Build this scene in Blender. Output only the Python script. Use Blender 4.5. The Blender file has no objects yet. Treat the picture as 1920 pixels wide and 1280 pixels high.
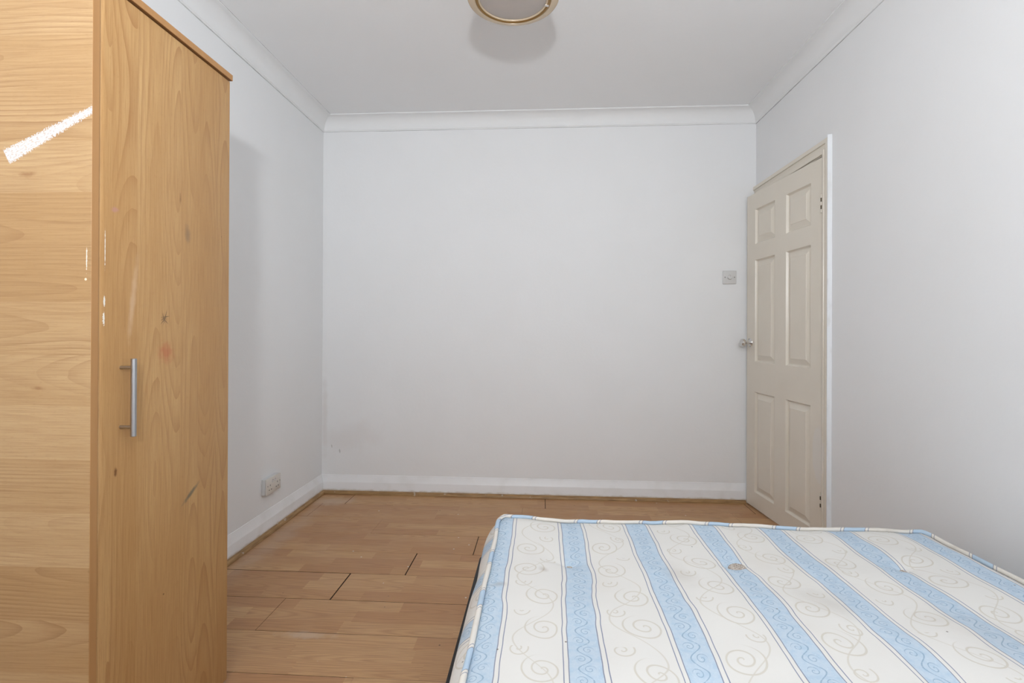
import bpy, bmesh, math, random
from mathutils import Vector, Matrix, noise as mnoise
random.seed(7)
scene = bpy.context.scene
C = scene.collection
PI = math.pi

# ------------------------------------------------------------ camera, light
H = 1.118
XL, XR, YB, YF = -1.508, 1.394, 3.365, -1.35
ZC, ZT = 2.4756, 2.566

cam = bpy.data.cameras.new('camera')
cam.sensor_fit = 'HORIZONTAL'; cam.sensor_width = 36.0
cam.lens = 939.43 / 1920 * 36.0
cam.shift_y = -23.38 / 1920
cam.clip_start = 0.02
camo = bpy.data.objects.new('camera', cam); C.objects.link(camo)
yaw, pitch, roll = 0.0598, 0.0024, 0.0041
xc = Vector((math.cos(yaw), math.sin(yaw), 0))
yc = Vector((-math.sin(yaw), math.cos(yaw), 0))
fw = yc * math.cos(pitch) + Vector((0, 0, math.sin(pitch)))
zc = -yc * math.sin(pitch) + Vector((0, 0, math.cos(pitch)))
rt = xc * math.cos(roll) + zc * math.sin(roll)
up = -xc * math.sin(roll) + zc * math.cos(roll)
m = Matrix((rt, up, -fw)).transposed().to_4x4()
m.translation = (0, 0, H)
camo.matrix_world = m
scene.camera = camo

world = bpy.data.worlds.new('daylight'); scene.world = world
world.use_nodes = True
bg = world.node_tree.nodes['Background']
bg.inputs[0].default_value = (0.86, 0.94, 1.0, 1)
bg.inputs[1].default_value = 2.4

WY0_, WY1_, WZ0, WZ1 = -1.15, 0.05, 0.80, 2.20          # window opening in the right wall, behind the camera
portal = bpy.data.lights.new('window_daylight', 'AREA')
portal.shape = 'RECTANGLE'; portal.size = WZ1 - WZ0; portal.size_y = WY1_ - WY0_
portal.cycles.is_portal = True
po = bpy.data.objects.new('window_daylight', portal); C.objects.link(po)
po.location = (XR + 0.11, (WY0_ + WY1_) / 2, (WZ0 + WZ1) / 2)
po.rotation_euler = (0, PI / 2, 0)

# the photographer's flash behind the camera, tilted up so that most of its light bounces off the ceiling
flash = bpy.data.lights.new('camera_flash', 'AREA')
flash.shape = 'DISK'; flash.size = 0.16; flash.energy = 55.0; flash.color = (0.915, 0.96, 1.0)
fo = bpy.data.objects.new('camera_flash', flash); C.objects.link(fo)
fo.location = (0.04, -0.60, 1.65)
fo.rotation_euler = (math.radians(90 + 56), 0, math.radians(14))

vs = scene.view_settings
vs.view_transform = 'Standard'; vs.look = 'None'; vs.gamma = 1.0; vs.use_curve_mapping = False
vs.exposure = 0.0

# ------------------------------------------------------------ node helpers
def srgb(r, g, b):
    f = lambda c: c / 12.92 if c <= 0.04045 else ((c + 0.055) / 1.055) ** 2.4
    return (f(r / 255), f(g / 255), f(b / 255), 1.0)

class S:
    def __init__(s, nt, sock): s.nt, s.k = nt, sock
    def _m(s, op, *o):
        n = s.nt.nodes.new('ShaderNodeMath'); n.operation = op
        for i, v in enumerate((s,) + o):
            if isinstance(v, S): s.nt.links.new(v.k, n.inputs[i])
            else: n.inputs[i].default_value = v
        return S(s.nt, n.outputs[0])
    def __add__(s, o): return s._m('ADD', o)
    __radd__ = __add__
    def __sub__(s, o): return s._m('SUBTRACT', o)
    def __rsub__(s, o): return (s * -1) + o
    def __mul__(s, o): return s._m('MULTIPLY', o)
    __rmul__ = __mul__
    def __truediv__(s, o): return s._m('DIVIDE', o)
    def __neg__(s): return s * -1
    def sin(s): return s._m('SINE')
    def cos(s): return s._m('COSINE')
    def floor(s): return s._m('FLOOR')
    def fract(s): return s._m('FRACT')
    def abs(s): return s._m('ABSOLUTE')
    def sqrt(s): return s._m('SQRT')
    def pow(s, e): return s._m('POWER', e)
    def min(s, o): return s._m('MINIMUM', o)
    def max(s, o): return s._m('MAXIMUM', o)
    def atan2(s, o): return s._m('ARCTAN2', o)
    def gt(s, o): return s._m('GREATER_THAN', o)
    def lt(s, o): return s._m('LESS_THAN', o)
    def step(s, a, b):                       # smoothstep a..b -> 0..1 (a may exceed b)
        n = s.nt.nodes.new('ShaderNodeMapRange'); n.interpolation_type = 'SMOOTHSTEP'
        s.nt.links.new(s.k, n.inputs[0])
        lo, hi, t0, t1 = (a, b, 0, 1) if a < b else (b, a, 1, 0)
        for i, v in enumerate((lo, hi, t0, t1)): n.inputs[i + 1].default_value = v
        return S(s.nt, n.outputs[0])

class Mat:
    def __init__(s, name, rough=0.6, spec=0.5):
        s.m = bpy.data.materials.new(name); s.m.use_nodes = True
        s.nt = s.m.node_tree; s.b = s.nt.nodes['Principled BSDF']
        s.b.inputs['Roughness'].default_value = rough
        s.b.inputs['Specular IOR Level'].default_value = spec
    def pos(s):
        g = s.nt.nodes.new('ShaderNodeNewGeometry'); return s.sep(g.outputs['Position'])
    def uv(s, name):
        g = s.nt.nodes.new('ShaderNodeUVMap'); g.uv_map = name; return s.sep(g.outputs[0])
    def sep(s, sock):
        n = s.nt.nodes.new('ShaderNodeSeparateXYZ'); s.nt.links.new(sock, n.inputs[0])
        return [S(s.nt, o) for o in n.outputs]
    def vec(s, *a):
        n = s.nt.nodes.new('ShaderNodeCombineXYZ')
        for i, v in enumerate(a):
            if isinstance(v, S): s.nt.links.new(v.k, n.inputs[i])
            else: n.inputs[i].default_value = v
        return n.outputs[0]
    def noise(s, v, scale=1.0, detail=2.0, rough=0.5):
        n = s.nt.nodes.new('ShaderNodeTexNoise'); s.nt.links.new(v, n.inputs['Vector'])
        n.inputs['Scale'].default_value = scale; n.inputs['Detail'].default_value = detail
        n.inputs['Roughness'].default_value = rough
        return S(s.nt, n.outputs[0])
    def white(s, v):
        n = s.nt.nodes.new('ShaderNodeTexWhiteNoise'); n.noise_dimensions = '3D'
        s.nt.links.new(v, n.inputs['Vector']); return s.sep(n.outputs['Color'])
    def voro(s, v, scale):
        n = s.nt.nodes.new('ShaderNodeTexVoronoi'); s.nt.links.new(v, n.inputs['Vector'])
        n.inputs['Scale'].default_value = scale
        return S(s.nt, n.outputs['Distance']), s.sep(n.outputs['Color'])
    def mix(s, a, b, f):
        n = s.nt.nodes.new('ShaderNodeMix'); n.data_type = 'RGBA'
        if isinstance(f, S): s.nt.links.new(f.k, n.inputs[0])
        else: n.inputs[0].default_value = f
        for v, i in ((a, 6), (b, 7)):
            if isinstance(v, tuple): n.inputs[i].default_value = v
            else: s.nt.links.new(v, n.inputs[i])
        return n.outputs[2]
    def color(s, c):
        if isinstance(c, tuple): s.b.inputs['Base Color'].default_value = c
        else: s.nt.links.new(c, s.b.inputs['Base Color'])
        return s
    def rough(s, k): s.nt.links.new(k.k, s.b.inputs['Roughness']); return s
    def bump(s, h, dist=0.001, strength=1.0):
        n = s.nt.nodes.new('ShaderNodeBump'); n.inputs['Distance'].default_value = dist
        n.inputs['Strength'].default_value = strength
        s.nt.links.new(h.k, n.inputs['Height']); s.nt.links.new(n.outputs[0], s.b.inputs['Normal']); return s

def plain(name, col, rough=0.5, metal=0.0, spec=0.5):
    M = Mat(name, rough, spec); M.color(col); M.b.inputs['Metallic'].default_value = metal
    x, y, z = M.pos()
    n = M.noise(M.vec(x, y, z), 60, 3)
    M.bump(n, 0.0003, 0.4)
    return M.m

def grain(M, across, along, strip, seed, base, dark, light, ringp=0.0075, tone=0.5, line=0.5):
    """Beech-like veneer: strips side by side, each cut through rings of a tilted trunk. Returns colour socket and grain mask."""
    wob = M.noise(M.vec(across * 2.0, along * 0.5, seed), 1.0, 2)
    a = across / strip + (wob - 0.5) * 0.25
    idx = a.floor()
    r = M.white(M.vec(idx, seed, 1.7))
    u = (a - idx - 0.5) * strip + (r[0] - 0.5) * strip * 0.9
    low = M.noise(M.vec(r[1] * 37.0 + seed, along * 0.9, r[2] * 11.0), 1.0, 1)
    dep = (low - 0.18) * 0.17
    warp = M.noise(M.vec(across * 14.0, along * 2.2, seed + 3.0), 1.0, 3)
    rad = (u * u + dep * dep).sqrt() + (warp - 0.5) * 0.010
    ring = (rad / ringp).fract().pow(3.0)
    fib = M.noise(M.vec(across * 420.0, along * 9.0, seed), 1.0, 2)
    pore = M.noise(M.vec(across * 900.0, along * 60.0, seed + 9), 1.0, 1).step(0.62, 0.72)
    cloud = M.noise(M.vec(across * 9.0, along * 1.3, seed + 5), 1.0, 3)
    c = M.mix(base, light, (r[2] * tone * 0.7 + (cloud - 0.5) * 1.3 + 0.15).step(0.0, 1.0))
    c = M.mix(c, dark, ring * line * (cloud - 0.30).step(0.0, 0.45))
    c = M.mix(c, dark, (fib - 0.42).max(0.0) * 1.1)
    c = M.mix(c, dark, pore * 0.22)
    return c, ring, fib

def blob(M, p, q, p0, q0, rp, rq, ang=0.0, soft=0.6, nscale=60, nz=0.5):
    """soft-edged stain mask around (p0,q0)"""
    ca, sa = math.cos(ang), math.sin(ang)
    dp, dq = p - p0, q - q0
    a = (dp * ca + dq * sa) / rp; b = (dq * ca - dp * sa) / rq
    n = M.noise(M.vec(p, q, 3.3), nscale, 3)
    d = (a * a + b * b).sqrt() + (n - 0.5) * nz * 2
    return d.step(1.0, 1.0 - soft)

# ------------------------------------------------------------ mesh helpers
def obj(name, bm, mat, parent=None, smooth=False, loc=None):
    me = bpy.data.meshes.new(name)
    bmesh.ops.recalc_face_normals(bm, faces=bm.faces)
    bm.to_mesh(me); bm.free()
    if mat: me.materials.append(mat)
    if smooth:
        for p in me.polygons: p.use_smooth = True
    o = bpy.data.objects.new(name, me); C.objects.link(o)
    if parent: o.parent = parent
    return o

def auto_smooth(o, ang=35):
    me = o.data
    for p in me.polygons: p.use_smooth = True
    bm = bmesh.new(); bm.from_mesh(me)
    for e in bm.edges:
        if len(e.link_faces) == 2 and e.calc_face_angle(0) > math.radians(ang): e.smooth = False
    bm.to_mesh(me); bm.free()
    return o

def box(bm, x0, x1, y0, y1, z0, z1, bev=0.0, seg=2):
    b2 = bmesh.new()
    v = [b2.verts.new((x, y, z)) for x in (x0, x1) for y in (y0, y1) for z in (z0, z1)]
    for f in ((0, 1, 3, 2), (4, 6, 7, 5), (0, 4, 5, 1), (2, 3, 7, 6), (0, 2, 6, 4), (1, 5, 7, 3)):
        b2.faces.new([v[i] for i in f])
    if bev > 0: bmesh.ops.bevel(b2, geom=list(b2.edges), offset=bev, segments=seg, affect='EDGES', profile=0.5)
    me = bpy.data.meshes.new('tmp'); b2.to_mesh(me); b2.free(); bm.from_mesh(me); bpy.data.meshes.remove(me)
    return bm

def lathe(bm, prof, mat4, seg=48, cap=True):
    rings = []
    for r, z in prof:
        if r < 1e-6: rings.append([bm.verts.new(mat4 @ Vector((0, 0, z)))])
        else: rings.append([bm.verts.new(mat4 @ Vector((r * math.cos(2 * PI * k / seg), r * math.sin(2 * PI * k / seg), z))) for k in range(seg)])
    for a, b in zip(rings, rings[1:]):
        for k in range(seg):
            k2 = (k + 1) % seg
            if len(a) == 1 and len(b) == 1: continue
            if len(a) == 1: bm.faces.new((a[0], b[k], b[k2]))
            elif len(b) == 1: bm.faces.new((a[k], a[k2], b[0]))
            else: bm.faces.new((a[k], a[k2], b[k2], b[k]))
    if cap:
        for rg in (rings[0], rings[-1]):
            if len(rg) > 1: bm.faces.new(rg)
    return bm

def sweep(bm, prof, path, closed=True):
    """prof: list of 2-D points; path: list of functions p -> Vector giving each station."""
    st = [[bm.verts.new(f(p)) for p in prof] for f in path]
    n = len(prof)
    for a, b in zip(st, st[1:]):
        for k in range(n if closed else n - 1):
            k2 = (k + 1) % n
            bm.faces.new((a[k], a[k2], b[k2], b[k]))
    if closed:
        bm.faces.new(st[0]); bm.faces.new(st[-1])
    return bm

def empty(name, loc=(0, 0, 0)):
    o = bpy.data.objects.new(name, None); o.location = loc; o.empty_display_size = 0.1; C.objects.link(o); return o

def tag(o, label=None, cat=None, kind=None):
    if label: o['label'] = label
    if cat: o['category'] = cat
    if kind: o['kind'] = kind
    return o

def put(child, parent):
    """parent while the child's vertices stay in world coordinates"""
    child.parent = parent
    off = Vector(parent.location); p = parent.parent
    while p: off += Vector(p.location); p = p.parent
    child.location = -off
    return child

# ------------------------------------------------------------ materials
def wall_mat(name, stain=False, k=0.0):
    M = Mat(name, 0.72, 0.25); x, y, z = M.pos()
    p = M.vec(x, y, z)
    n = M.noise(p, 3.0, 4)
    c = M.mix((0.888 + k, 0.888 + k, 0.890 + k, 1), (0.900 + k, 0.900 + k, 0.905 + k, 1), n.step(0.3, 0.7))
    if stain:
        s1 = blob(M, x, z, -1.30, 0.38, 0.30, 0.16, 0.3, 0.9, 9, 0.6)
        c = M.mix(c, (0.74, 0.66, 0.62, 1), s1 * 0.22)
        s2 = blob(M, x, z, -1.383, 0.285, 0.006, 0.017, 0.15, 0.5, 200, 0.4)
        s3 = blob(M, x, z, -1.439, 0.317, 0.004, 0.014, 0.2, 0.5, 200, 0.4)
        c = M.mix(c, (0.38, 0.36, 0.34, 1), (s2 + s3).min(1.0) * 0.55)
        s4 = blob(M, x, z, -1.49, 0.55, 0.03, 0.35, 0.0, 0.9, 14, 0.5)
        c = M.mix(c, (0.72, 0.66, 0.63, 1), s4 * 0.35)
    M.color(c)
    b = M.noise(p, 55, 3) + M.noise(p, 9, 2) * 2.0
    M.bump(b, 0.0012, 0.35)
    return M.m
m_wall = wall_mat('wall_paint')
m_wall_back = wall_mat('wall_paint_back', True)
m_ceil = wall_mat('ceiling_paint', False, 0.045)

M = Mat('cornice_paint', 0.6, 0.3); x, y, z = M.pos()
M.color(M.mix((0.87, 0.87, 0.87, 1), (0.91, 0.91, 0.91, 1), M.noise(M.vec(x, y, z), 6, 3)))
M.bump(M.noise(M.vec(x, y, z), 40, 2), 0.0008, 0.3); m_cornice = M.m

M = Mat('crack_filler', 0.9, 0.1); x, y, z = M.pos()
M.color(M.mix((0.16, 0.16, 0.15, 1), (0.60, 0.60, 0.59, 1), M.noise(M.vec(x, y, z), 7, 4).step(0.35, 0.6))); m_crack = M.m

M = Mat('skirting_gloss', 0.32, 0.5); x, y, z = M.pos()
p = M.vec(x, y, z)
c = M.mix((0.93, 0.93, 0.94, 1), (0.88, 0.875, 0.87, 1), M.noise(p, 9, 4).step(0.45, 0.75))
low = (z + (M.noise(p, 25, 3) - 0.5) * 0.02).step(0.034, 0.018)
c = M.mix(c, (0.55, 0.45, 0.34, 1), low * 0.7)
M.color(c); M.bump(M.noise(p, 30, 3), 0.001, 0.35); m_skirt = M.m

M = Mat('quadrant_wood', 0.45); x, y, z = M.pos()
n1 = M.noise(M.vec(x * 12, y * 12, z * 150), 1.0, 3)
c = M.mix(srgb(176, 138, 90), srgb(140, 106, 66), n1.step(0.3, 0.7))
sp = M.noise(M.vec(x, y, z), 22, 4).step(0.66, 0.72)
c = M.mix(c, srgb(205, 200, 190), sp * 0.6)
M.color(c); m_quad = M.m

# floor laminate: three printed strips to a plank, blocks of uneven tone
PLW, PY0 = 0.2245, 1.58
M = Mat('laminate', 0.38, 0.5); x, y, z = M.pos()
sy = (y - PY0) / (PLW / 3)
row = sy.floor()
r1 = M.white(M.vec(row, 2.0, 4.0))
bx = x / 0.43 + r1[0] * 3.0
bi = bx.floor()
r2 = M.white(M.vec(row, bi, 9.0))
seedv = r2[1] * 23.0
u = (sy - row - 0.5) * 0.075 + (r2[2] - 0.5) * 0.07
low = M.noise(M.vec(x * 1.1 + seedv, seedv, 0.0), 1.0, 1)
dep = (low - 0.36) * 0.16
warp = M.noise(M.vec(y * 16.0, x * 2.4, seedv), 1.0, 3)
rad = (u * u + dep * dep).sqrt() + (warp - 0.5) * 0.012
ring = ((rad * (2 * PI / 0.0085)).sin() * 0.5 + 0.5).pow(2.0)
fib = M.noise(M.vec(y * 350.0, x * 9.0, seedv), 1.0, 2)
cl = M.noise(M.vec(x * 1.4, y * 5.0, seedv), 1.0, 3)
t = (r2[0] * 0.75 + (cl - 0.5) * 0.7 + 0.12).step(0.0, 1.0)
c = M.mix(srgb(206, 163, 116), srgb(186, 138, 94), t)
c = M.mix(c, srgb(146, 96, 60), ring * 0.28)
c = M.mix(c, srgb(130, 84, 52), (fib - 0.42).max(0.0) * 1.1)
vd, vc = M.voro(M.vec(x, y, 0.0), 16)
speck = vd.step(0.085, 0.05) * vc[0].gt(0.84)
c = M.mix(c, srgb(225, 220, 212), speck * 0.85)
vd2, vc2 = M.voro(M.vec(x, y, 4.0), 13)
c = M.mix(c, srgb(70, 48, 36), vd2.step(0.06, 0.03) * vc2[1].gt(0.82) * 0.8)
dust = (blob(M, x, y, -1.36, 3.19, 0.20, 0.10, 0, 0.9, 14, 0.5) * 0.5
        + blob(M, x, y, -1.40, 2.6, 0.10, 0.75, 0, 0.9, 10, 0.6) * 0.28
        + blob(M, x, y, -0.86, 1.79, 0.14, 0.035, 0, 0.9, 30, 0.7) * 0.45).min(1.0)
c = M.mix(c, srgb(208, 192, 176), dust * 0.8)
M.color(c)
M.rough(M.noise(M.vec(x, y, 0.0), 7, 3) * 0.25 + 0.30)
M.bump(fib, 0.0003, 0.3); m_lam = M.m
m_core = plain('board_core', srgb(62, 42, 30), 0.9)
m_gap = plain('floor_gap', srgb(42, 28, 20), 0.9)

# wardrobe veneers
BASE, DARK, LIGHT = srgb(178, 141, 95), srgb(138, 94, 52), srgb(201, 169, 126)
DBASE, DDARK, DLIGHT = srgb(190, 146, 94), srgb(150, 98, 50), srgb(213, 174, 122)
M = Mat('beech_door', 0.42, 0.4); x, y, z = M.pos()
c, ring, fib = grain(M, y + 0.012, z, 0.074, 6.0, DBASE, DDARK, DLIGHT, 0.0085, 0.9, 0.58)
g1 = blob(M, y, z, 1.347, 1.382, 0.016, 0.035, 0.15, 0.9, 60, 0.3)
c = M.mix(c, srgb(120, 100, 80), g1 * 0.55)
rd = blob(M, y, z, 1.268, 1.055, 0.035, 0.04, 0.4, 0.9, 60, 0.5)
c = M.mix(c, srgb(185, 95, 65), rd * 0.55)
sm = blob(M, y, z, 1.366, 0.652, 0.055, 0.009, 0.60, 0.8, 90, 0.35)
c = M.mix(c, srgb(92, 96, 84), sm * 0.75)
pk = blob(M, y, z, 1.107, 1.394, 0.014, 0.009, 0.3, 0.8, 120, 0.4)
c = M.mix(c, srgb(190, 140, 125), pk * 0.8)
pale = blob(M, y, z, 1.16, 1.19, 0.012, 0.14, -0.12, 0.9, 40, 0.4)
c = M.mix(c, srgb(222, 190, 160), pale * 0.45)
kn = blob(M, y, z, 1.113, 0.783, 0.006, 0.016, 0.0, 0.8, 120, 0.4)
kn2 = blob(M, y, z, 1.318, 1.475, 0.005, 0.022, 0.0, 0.9, 120, 0.4)
c = M.mix(c, srgb(112, 68, 34), (kn + kn2 * 0.6).min(1.0) * 0.8)
star = None                                   # scratched star of short dark strokes
for ang, ln in ((0.12, 0.020), (0.75, 0.019), (1.25, 0.030), (1.85, 0.020), (2.5, 0.017), (0.45, 0.014)):
    s_ = blob(M, y, z, 1.262 + 0.003 * math.cos(ang * 5), 1.145 + 0.006 * math.sin(ang * 7), ln, 0.0016, ang, 0.8, 240, 0.35)
    star = s_ if star is None else star.max(s_)
smd = blob(M, y, z, 1.262, 1.145, 0.013, 0.018, 0.0, 1.0, 90, 0.3) * 0.4
c = M.mix(c, srgb(58, 46, 40), star.max(smd) * 0.8)
chip = (blob(M, y, z, 1.0805, 1.18, 0.003, 0.014, 0.0, 0.4, 200, 0.5)
        + blob(M, y, z, 1.079, 1.14, 0.003, 0.018, 0.0, 0.4, 300, 0.9)
        + blob(M, y, z, 1.0815, 1.30, 0.0012, 0.05, 0.0, 0.5, 150, 0.9)).min(1.0)
c = M.mix(c, srgb(238, 232, 220), chip)
vd, vc = M.voro(M.vec(0.0, y, z), 11)
c = M.mix(c, srgb(92, 62, 30), vd.step(0.035, 0.02) * vc[0].gt(0.75) * 0.8)
M.color(c); M.bump(fib, 0.0002, 0.3); m_door = M.m

M = Mat('beech_side', 0.42, 0.4); x, y, z = M.pos()
c, ring, fib = grain(M, z, x * 1.0 + 3.0, 0.118, 11.0, BASE, DARK, LIGHT, 0.0080, 0.9, 0.75)
# dragged dab of white paint
p0, p1 = Vector((-1.1935, 1.4995)), Vector((-0.990, 1.602))
dvec = (p1 - p0); L = dvec.length; dvec /= L
al = (x - p0.x) * dvec.x + (z - p0.y) * dvec.y
ac = (z - p0.y) * dvec.x - (x - p0.x) * dvec.y
hw = 0.0165 - al * 0.045
nn = M.noise(M.vec(x, 0.0, z), 260, 3, 0.75)
edge = (ac.abs() - hw + (nn - 0.5) * 0.030).step(0.0012, -0.0012)
endm = (al + (nn - 0.5) * 0.006).step(-0.001, 0.001)
holes = M.noise(M.vec(al * 0.5, 3.0, ac * 1.3), 300, 2, 0.7).step(0.42, 0.54)
c = M.mix(c, (0.74, 0.76, 0.80, 1), edge * endm * (holes * 0.6 + 0.4))
ch = blob(M, x, z, -1.003, 1.27, 0.0015, 0.035, 0.0, 0.5, 160, 0.9)
c = M.mix(c, srgb(235, 225, 210), ch)
vd, vc = M.voro(M.vec(x, 0.0, z), 9)
c = M.mix(c, srgb(245, 230, 205), vd.step(0.03, 0.02) * vc[0].gt(0.55) * 0.9)
k1 = blob(M, x, z, -1.115, 0.985, 0.022, 0.006, 0.0, 0.9, 70, 0.5) + blob(M, x, z, -1.145, 1.46, 0.03, 0.008, 0.0, 0.9, 70, 0.5)
c = M.mix(c, srgb(132, 84, 44), k1.min(1.0) * 0.55)
M.color(c); M.bump(fib, 0.0002, 0.3); m_side = M.m

M = Mat('beech_edging', 0.4, 0.4); x, y, z = M.pos()
nn = M.noise(M.vec(x * 40, y * 40, z * 2.0), 1.0, 3)
M.color(M.mix(srgb(192, 146, 96), srgb(170, 122, 76), nn)); m_edging = M.m
m_inner = plain('wardrobe_inner', srgb(150, 105, 62), 0.6)
m_steel = plain('brushed_steel', (0.46, 0.46, 0.47, 1), 0.30, 1.0)
m_chrome = plain('chrome', (0.72, 0.70, 0.68, 1), 0.07, 1.0)

# door paint
M = Mat('cream_gloss', 0.28, 0.5); x, y, z = M.pos()
p = M.vec(x, y, z)
c = M.mix(srgb(238, 230, 216), srgb(229, 220, 205), M.noise(p, 5, 4))
c = M.mix(c, (0.80, 0.79, 0.78, 1), blob(M, y, z, 2.60, 0.50, 0.06, 0.16, 0.0, 0.2, 10, 0.2) * 0.4)
M.color(c); M.bump(M.noise(p, 26, 3), 0.0009, 0.3); m_cream = M.m
M = Mat('white_brushed_paint', 0.4, 0.4); x, y, z = M.pos()
M.color(M.mix((0.88, 0.89, 0.91, 1), (0.80, 0.80, 0.80, 1), M.noise(M.vec(x * 3, y * 3, z), 9, 4).step(0.5, 0.7))); m_white = M.m
m_hinge = plain('hinge_metal', srgb(92, 80, 62), 0.5, 0.6)
m_plate = plain('white_plastic', (0.70, 0.69, 0.68, 1), 0.3)
m_plate2 = plain('aged_plastic', (0.74, 0.70, 0.64, 1), 0.35)
m_dark = plain('dark_hole', (0.03, 0.025, 0.022, 1), 0.6)
m_screw = plain('screw_metal', (0.25, 0.24, 0.22, 1), 0.4, 0.7)
m_grey = plain('grey_plastic', (0.55, 0.54, 0.53, 1), 0.35)
m_gold = plain('beige_enamel', srgb(214, 194, 166), 0.25, 0.1)
m_gold2 = plain('antique_gold', srgb(150, 116, 66), 0.3, 0.55)
M = Mat('frosted_glass', 0.22, 0.5); x, y, z = M.pos()
M.color(M.mix(srgb(196, 184, 174), srgb(182, 176, 172), M.noise(M.vec(x, y, z), 14, 3))); m_frost = M.m
m_black = plain('black_base_fabric', (0.012, 0.012, 0.014, 1), 0.7)

# mattress ticking
CREAM, BLUE, INK = (0.80, 0.78, 0.745, 1), srgb(198, 213, 227), srgb(108, 120, 150)
PER = 0.215
def spiral(M, px, py, pitch, R, th, hand=1.0):
    r = (px * px + py * py).sqrt()
    a = py.atan2(px) * (hand / (2 * PI))
    s = (r / pitch + a).fract()
    return ((s - 0.5).abs() * pitch).step(th, th * 0.4) * r.step(R, R * 0.93)

def ticking(name, uvn):
    M = Mat(name, 0.75, 0.25); u, v, _ = M.uv(uvn)
    P = M.vec(u, v, 0.0)
    uu = u + (M.noise(P, 7, 2) - 0.5) * 0.010
    k = ((uu + 0.165 - 0.0425) / PER + 0.5).floor()
    d = uu + 0.165 - 0.0425 - k * PER            # signed distance from a stripe's centre
    da = d.abs()
    weave = M.noise(M.vec(u * 900, v * 900, 0.0), 1.0, 1)
    mott = M.noise(P, 60, 3)
    stain = M.noise(P, 2.2, 4).step(0.52, 0.80)
    c = M.mix(CREAM, (0.70, 0.655, 0.59, 1), stain * 0.45)
    # scrolls in the cream field (two spirals per repeat, mirrored from repeat to repeat)
    e = uu + 0.165 - 0.0425 - PER / 2; ke = (e / PER + 0.5).floor(); e = e - ke * PER
    rv = M.white(M.vec(ke, 5.0, 2.0))
    vv = v / 0.135 + rv[0]; kv = vv.floor(); rr = M.white(M.vec(kv, ke, 7.0))
    fv = (vv - kv - 0.5) * 0.135
    hand = rr[0].gt(0.5) * 2.0 - 1.0
    qx = (e - hand * 0.022) * hand; qy = fv + (rr[1] - 0.5) * 0.03
    sp = spiral(M, qx, qy, 0.021, 0.046, 0.0027)
    qx2 = (e + hand * 0.032) * hand; qy2 = fv - 0.062 + (rr[2] - 0.5) * 0.02
    sp2 = spiral(M, qx2, qy2 * -1.0, 0.015, 0.028, 0.0024)
    wavy = (e - (v * (2 * PI / 0.27) + rv[1] * 6.0).sin() * 0.045).abs().step(0.0026, 0.0010)
    infield = da.gt(0.050)
    c = M.mix(c, srgb(198, 188, 168), sp.max(sp2).max(wavy * 0.8) * infield * 0.50)
    # blue stripes with a darker running scroll
    bl = da.step(0.0318, 0.0308)
    cb = M.mix(BLUE, srgb(184, 205, 223), mott.step(0.4, 0.7))
    w1 = (d - (v * (2 * PI / 0.064)).sin() * 0.013).abs().step(0.0021, 0.0010)
    kb = (v / 0.032).floor(); fb = (v / 0.032 - kb - 0.5) * 0.032
    sgn = (kb * 0.5).fract().gt(0.25) * 2.0 - 1.0
    cur = spiral(M, (d - sgn * 0.008) * sgn, fb, 0.0085, 0.0125, 0.0013)
    cb = M.mix(cb, srgb(144, 172, 196), w1.max(cur) * 0.8)
    fl = M.noise(P, 190, 2).step(0.58, 0.66)
    cb = M.mix(cb, srgb(214, 228, 240), fl * 0.35)
    c = M.mix(c, cb, bl)
    ln = ((da - 0.0322).abs().step(0.0013, 0.0007)).max((da - 0.0425).abs().step(0.0013, 0.0007))
    c = M.mix(c, INK, ln * 0.85)
    # marks of use
    vd, vc = M.voro(P, 15)
    c = M.mix(c, srgb(96, 84, 74), vd.step(0.045, 0.025) * vc[0].gt(0.62) * 0.8)
    for (p0, q0, a_, b_, an, f_) in ((0.004, 1.345, 0.016, 0.022, 0.6, .35), (-0.1, 1.25, 0.03, 0.018, 0.2, .3), (0.36, 1.33, 0.05, 0.10, 0.3, .18),
                                     (0.66, 1.22, 0.10, 0.10, 0.3, .16), (0.95, 1.1, 0.12, 0.2, 0.6, .14)):
        c = M.mix(c, srgb(140, 122, 104), blob(M, u, v, p0, q0, a_, b_, an, 1.0, 20, 0.4) * f_)
    M.color(c)
    M.bump(weave * 0.3 + mott + sp * 0.5, 0.0012, 0.35)
    return M.m
m_tick = ticking('mattress_ticking', 'fabric')
M = Mat('piping_ticking', 0.7, 0.25); x, y, z = M.pos()
s_ = x - y + 0.03
k_ = ((s_ - 0.385 + 1.705) / PER + 0.5).floor()
d_ = (s_ - 0.385 + 1.705 - 0.03 - k_ * PER).abs()
c = M.mix((0.80, 0.755, 0.69, 1), srgb(186, 206, 224), d_.step(0.033, 0.031))
c = M.mix(c, INK, ((d_ - 0.033).abs().step(0.0014, 0.0008)).max((d_ - 0.043).abs().step(0.0014, 0.0008)) * 0.8)
c = M.mix(c, srgb(150, 135, 115), M.noise(M.vec(x, y, z), 9, 3).step(0.55, 0.8) * 0.35)
M.color(c); m_pipe = M.m
M = Mat('tuft_wool', 0.95, 0.1); x, y, z = M.pos()
M.color(M.mix(srgb(208, 200, 190), srgb(150, 134, 124), M.noise(M.vec(x, y, z), 300, 3).step(0.35, 0.65))); m_tuft = M.m

# ------------------------------------------------------------ the room
T = 0.12
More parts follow.
